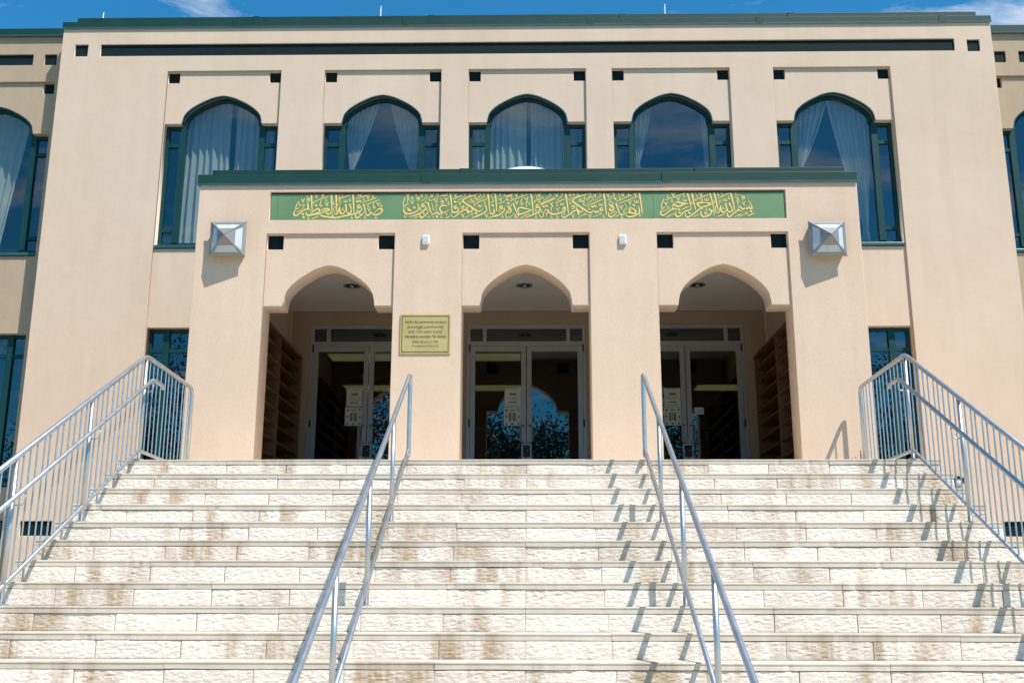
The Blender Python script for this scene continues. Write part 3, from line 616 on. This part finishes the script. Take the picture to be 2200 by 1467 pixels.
# ------------------------------------------------------------------ curtains
def curtain(name, label, fn, folds, amp, grp, nu=70, nv=36):
    vs = []; 
    for j in range(nv+1):
        for i in range(nu+1):
            u = i/nu; vq = j/nv; x, z, a = fn(u, vq)
            vs.append((x, 5.93+amp*a*math.sin(2*math.pi*folds*u+.8*math.sin(3*u+vq)+1.6*noise.noise((u*5, vq*.8, folds*3.3+sum(map(ord,label)))))*(.7+.6*abs(noise.noise((u*6, vq*1.5, len(label)*1.7)))) +.014*noise.noise((u*9, vq*2.5, folds)), z))
    fs = [(j*(nu+1)+i, j*(nu+1)+i+1, (j+1)*(nu+1)+i+1, (j+1)*(nu+1)+i) for j in range(nv) for i in range(nu)]
    o = MB().add(vs, fs).build(name, 'curtain', None, True); tag(o, label, 'curtain', grp); return o
def straight(xa, xb): return lambda u, v: (xa+(xb-xa)*u+.012*math.sin(7*u+4*v)*v, 7.05-2.85*v, 1)
def tied(xa, xb, xt, zt, wt=.09, zb=4.2):
    def f(u, v):
        z = 7.05-(7.05-zb)*v
        if z > zt:
            t = (7.05-z)/(7.05-zt); s = t**1.6
            l = xa+(xt-wt/2-xa)*s; r = xb+(xt+wt/2-xb)*(t**1.25)
            if xb < xa: l, r = xa+(xt+wt/2-xa)*s, xb+(xt-wt/2-xb)*(t**1.25)
            return (l+(r-l)*u, z-.12*s*(1-t)*u, 1-.65*t)
        t = min(1, (zt-z)/.9); wd = wt+.22*t; sg = -1 if xb < xa else 1
        return (xt+sg*wd*(u-.5)+sg*.05*t, z, .35+.5*t)
    return f
G = 'white curtains in the upper windows'
curtain('curtain', 'full white curtain on the left side of the first upper window from the left', straight(-5.86,-5.05), 7, .035, G)
curtain('curtain', 'full white curtain on the right side of the first upper window from the left', straight(-4.955,-4.3), 6, .035, G)
curtain('curtain', 'left tied-back white curtain in the second upper window', tied(-3.12,-2.50,-2.955,5.70), 7, .04, G)
curtain('curtain', 'right tied-back white curtain in the second upper window', tied(-1.72,-2.36,-1.93,5.62), 7, .04, G)
curtain('curtain', 'full white curtain on the left side of the middle upper window', straight(-.93,-.02), 8, .035, G)
curtain('curtain', 'full white curtain on the right side of the middle upper window', straight(.055,.93), 8, .035, G)
curtain('curtain', 'tied-back white curtain on the left of the fourth upper window', tied(1.62,2.15,1.84,5.75), 6, .04, G)
curtain('curtain', 'narrow tied-back white curtain on the right of the fourth upper window', tied(3.12,2.92,3.04,5.5), 4, .03, G)
curtain('curtain', 'left tied-back white curtain in the rightmost upper window', tied(4.36,5.12,4.57,5.68), 7, .04, G)
curtain('curtain', 'right tied-back white curtain in the rightmost upper window', tied(5.78,5.05,5.58,4.62), 7, .04, G)
cw = curtain('curtain', 'white curtain in the partly hidden window of the left wing', lambda u, v: (-10.0+1.35*u*(1-.25*v), 6.95-2.6*v, 1), 9, .035, G); cw.location.y = .36

# ------------------------------------------------------------------ staircase
T, RI, NS, HW = .33, .18, 18, 4.16
st = empty('staircase', (0, 0, GZ), 'wide pale stone staircase with rough stained risers leading to the doors', 'staircase')
core = MB()
for k in range(NS): core.box(-HW+.02, HW-.02, -k*T+.019, -k*T+.019+T+(.0 if k else YP-.28), GZ, -k*RI-.056)
core.build('core', 'concrete', st)
box('landing', 'landing', st, -HW, HW, .402, YP+.40, -.05, -.001); box('porch_floor', 'floor', st, -3.755, 3.755, YP+.402, 5.84, -.06, -.002)
box('landing_core', 'concrete', st, -HW+.02, HW-.02, YP-.2, 5.45, GZ, -.062)
TL = .61
variants = []
for q in range(10):
    nx, nz = 44, 9; w_, h_ = TL-.0025, RI-.055-.002; vs = []; rnd = random.uniform(0, 50)
    for j in range(nz+1):
        for i in range(nx+1):
            x = -w_/2+w_*i/nx; z = h_*j/nz
            e = min(1, min(i, nx-i)/1.2)*min(1, (min(j, nz-j)+.3)/1.2)
            d_ = .0048*e*noise.fractal(Vector((x*22+rnd, q*3.1, z*62)), .7, 2.0, 3)+.003*e
            vs.append((x, -d_, z))
    fs = [(j*(nx+1)+i, j*(nx+1)+i+1, (j+1)*(nx+1)+i+1, (j+1)*(nx+1)+i) for j in range(nz) for i in range(nx)]
    b = MB().add(vs, fs)
    b.add([(-w_/2,0,0),(w_/2,0,0),(w_/2,0,h_),(-w_/2,0,h_),(-w_/2,.03,0),(w_/2,.03,0),(w_/2,.03,h_),(-w_/2,.03,h_)], [(4,7,6,5),(0,4,5,1),(1,5,6,2),(2,6,7,3),(3,7,4,0)])
    me = b.mesh('riser_tile'); me.materials.append(MAT['riser'])
    for pq in me.polygons: pq.use_smooth = False
    variants.append(me)
for k in range(NS):
    y = -k*T+.009; z = -(k+1)*RI
    for i in range(-7, 7):
        c = (i+.5)*TL; a0, a1 = max(-HW, i*TL), min(HW, (i+1)*TL); fr_ = (a1-a0)/TL
        if fr_ < .08: continue
        o = bpy.data.objects.new('riser_tile', random.choice(variants)); C.objects.link(o); o.parent = st
        o.matrix_parent_inverse = world_of(st).inverted()
        o.location = ((a0+a1)/2+random.uniform(-.001,.001), y+random.uniform(-.004,.003), z+.0015); o.scale = (fr_-(.01 if fr_ < 1 else 0), 1, 1)
        o.rotation_euler = (0, 0, random.uniform(-.004,.004))
    # tread slabs with a slightly worn bullnose
    xs = [[-HW, -3.05, -1.22, .61, 1.83, 3.05, HW], [-HW, -2.44, -.61, 1.22, 2.44, HW], [-HW, -1.83, 0, 1.83, HW]][k % 3]
    for a, b in zip(xs, xs[1:]):
        dy = random.uniform(-.006,.003); dz = random.uniform(-.002,.0015); nseg = 36; prof = []
        for yy, zz in ((.41 if k == 0 else T+.01,0),(.006,0),(.0015,-.002),(0,-.006),(.0005,-.012),(.005,-.015),(.005,-.050),(.41 if k == 0 else T+.01,-.054)): prof.append((yy, zz))
        vs = []
        for s in range(nseg+1):
            x = a+.0012+(b-a-.0024)*s/nseg
            wv = .005*noise.noise((x*2.3, k*1.7, .3))+.0025*noise.noise((x*13, k*2.9, 7))+(.008 if noise.noise((x*6.5, k*4.3, 3)) > .46 else 0); wz = .003*noise.noise((x*1.9, k*2.1, 5))
            vs += [(x, -k*T+dy+yy+(wv if yy < .1 else 0), -k*RI+dz+zz+(wz if yy < .1 and zz < -.02 else 0)) for yy, zz in prof]
        m6 = len(prof); fs = [(s*m6+q, s*m6+(q+1) % m6, (s+1)*m6+(q+1) % m6, (s+1)*m6+q) for s in range(nseg) for q in range(m6)]
        fs += [tuple(range(m6-1,-1,-1)), tuple(range(nseg*m6, nseg*m6+m6))]
        MB().add(vs, [f[::-1] for f in fs]).build('tread_slab', 'nosing', st)

# ------------------------------------------------------------------ railings
SLP = RI/T
def bend(pts, r=.06, n=5):
    pts = [Vector(p) for p in pts]; out = [pts[0]]
    for a, b, c in zip(pts, pts[1:], pts[2:]):
        d1 = (a-b).normalized(); d2 = (c-b).normalized(); q = min(r, (a-b).length*.45, (c-b).length*.45)
        for k in range(n+1):
            t = k/n; out.append((b+d1*q)*(1-t)**2+b*2*t*(1-t)+(b+d2*q)*t*t)
    return out+[pts[-1]]
POSTS = [-1.22, -2.53, -3.84, -5.15]
def tread_z(y): return -math.ceil(max(0, -y/T))*RI
def side_rail(s):
    X = -3.97 if s < 0 else 3.91; r = empty('stair_railing', (X, 0, 0), 'metal pipe railing with thin balusters along the %s edge of the stairs' % ('left' if s < 0 else 'right'), 'railing', 'side stair railings')
    ye = -5.75; zt = lambda y: SLP*y+1.07; zb = lambda y: SLP*y+.085
    MB().tube(bend([(X,ye,zt(ye)),(X,.03,zt(.03)),(X,1.585,1.055),(X,1.585,.0)], .09), .0225, 12).build('top_rail', 'galv', r, True)
    MB().tube(bend([(X,ye,zb(ye)),(X,.02,zb(.02)),(X,1.585,.09)], .03), .0175, 12).build('bottom_rail', 'galv', r, True)
    Xi = X-s*.085; zh = lambda y: SLP*y+.815
    MB().tube(bend([(Xi,ye,zh(ye)),(Xi,.03,zh(.03)),(Xi,.33,.83),(Xi+s*.0,.34,.79)], .03), .020, 12).build('hand_rail', 'galv', r, True)
    for y in [.04]+POSTS:
        MB().tube([(X,y,tread_z(y) if y < 0 else 0),(X,y,zt(y)-.01)], .020, 12).build('post', 'galv', r, True)
        MB().tube(bend([(X,y+.02,zh(y)-.12),(Xi,y+.02,zh(y)-.12),(Xi,y+.02,zh(y)-.01)], .04), .006, 8).build('bracket', 'galv', r, True)
        MB().tube([(X,y,(tread_z(y) if y < 0 else 0)+.001),(X,y,(tread_z(y) if y < 0 else 0)+.012)], .05, 14).build('base_flange', 'galv', r)
    ys = [.04]+POSTS
    bal = MB().tube([(0,0,0),(0,0,.972)], .0072, 8, False).mesh('baluster'); bal.materials.append(MAT['galv'])
    for f in bal.polygons: f.use_smooth = True
    pos = []
    for a, b in zip(ys, ys[1:]+[ye]):
        n = max(2, round(abs(a-b)/.112)); pos += [(a+(b-a)*k/n, 0) for k in range(1, n)]
    pos += [(.04+(1.585-.04)*k/13, 1) for k in range(1, 13)]
    for y, flat in pos:
        o = bpy.data.objects.new('baluster', bal); C.objects.link(o); o.parent = r; o.matrix_parent_inverse = world_of(r).inverted()
        o.location = (X, y, .085 if flat else zb(y)+.005)
        o.rotation_euler = (random.uniform(-.006,.006), random.uniform(-.006,.006), 0)
def centre_rail(s):
    X = s*1.2; r = empty('centre_handrail', (X, 0, 0), 'bare metal pipe handrail down the stairs, %s of the middle' % ('left' if s < 0 else 'right'), 'handrail', 'centre handrails')
    ye = -5.85; zt = lambda y: SLP*y+.885; zb = lambda y: SLP*y+.10; y0 = .0
    MB().tube(bend([(X,ye,tread_z(ye)),(X,ye,zt(ye)),(X,y0,zt(y0)),(X,y0,.03),(X,y0-.05,zb(y0-.05)-.04)], .07), .0215, 14).build('top_rail', 'galv', r, True)
    MB().tube([(X,ye,zb(ye)),(X,y0-.03,zb(y0-.03))], .0185, 12).build('bottom_rail', 'galv', r, True)
    for y in POSTS:
        MB().tube([(X,y,tread_z(y)),(X,y,zt(y)-.01)], .020, 12).build('post', 'galv', r, True)
        MB().tube([(X,y,tread_z(y)+.001),(X,y,tread_z(y)+.01)], .04, 14).build('base_flange', 'galv', r)
for s in (-1, 1): side_rail(s); centre_rail(s)

# dry leaves blown against the wall by the right railing
dl = MB()
for k in range(16):
    c = Vector((3.84+random.gauss(0,.06), 1.60+random.gauss(0,.04), .02+abs(random.gauss(0,.09)))); a = random.uniform(0,6.3); e = random.uniform(-.8,.8); L = random.uniform(.025,.06)
    u = Vector((math.cos(a),math.sin(a),e))*L; v_ = Vector((-math.sin(a),math.cos(a),.5))*L*.4
    dl.add([c-u, c-v_, c+u, c+v_], [(0,1,2,3)])
for k in range(4):
    x = 3.82+.03*k; dl.tube([(x,1.6,0),(x+random.uniform(-.05,.05),1.6,random.uniform(.22,.36))], .004, 5)
tag(dl.build('dry_weeds', 'dryleaf'), 'dry reddish weed sprigs at the foot of the right portico pillar', 'weeds')

# ------------------------------------------------------------------ trees across the plaza (mirrored in the doors)
def tree(x, y, h, seed, label):
    rn = random.Random(seed); t = empty('shade_tree', (x, y, GZ), label, 'tree', 'trees across the plaza')
    b = MB(); top = GZ+h*.55; b.tube([(x,y,GZ),(x+.05,y,GZ+h*.2),(x-.08,y+.1,GZ+h*.4),(x,y,top)], [.24,.18,.15,.09], 10); cl = []
    for k in range(13):
        a = rn.uniform(0,6.3); z0 = GZ+h*rn.uniform(.28,.54); L = h*rn.uniform(.16,.34); e = Vector((x+math.cos(a)*L, y+math.sin(a)*L, z0+h*rn.uniform(.08,.42)))
        mid = Vector((x,y,z0)).lerp(e,.5)+Vector((0,0,-.15)); b.tube([(x,y,z0), mid, e], [.08,.05,.015], 6); cl += [e, mid.lerp(e,.6)]
    b.build('trunk', 'bark', t, True); lf = MB()
    for c in cl+[Vector((x,y,GZ+h*.95)), Vector((x+.5,y,GZ+h*.82))]:
        for q in range(560):
            d = Vector((rn.gauss(0,1),rn.gauss(0,1),rn.gauss(0,.75)))*h*.06; p_ = c+d; s_ = rn.uniform(.05,.12)
            u = Vector((rn.gauss(0,1),rn.gauss(0,1),rn.gauss(0,1))).normalized()*s_; v_ = u.cross(Vector((rn.gauss(0,1),rn.gauss(0,1),rn.gauss(0,1)))).normalized()*s_*.5
            lf.add([p_-u, p_-v_, p_+u, p_+v_], [(0,1,2,3)])
    lf.build('crown', 'leaf', t)
LAB = ['left of the middle', 'behind the middle', 'right of the middle', 'further right', 'further left', 'to the right', 'far to the left', 'far to the right', 'furthest left', 'furthest right']
for i, (x, y, h) in enumerate(((-3.0,-27,11.4),(-.3,-34,10.6),(2.5,-26.5,11.3),(6.2,-30,12.0),(-7.2,-29,12.2),(12.0,-32,12.5),(-16.5,-29,14.5),(17.5,-30,13.5),(-22.5,-31,15),(23,-32,14))):
    tree(x, y, h, 31+i, 'leafy shade tree %s beyond the plaza, mirrored in the glass' % LAB[i])
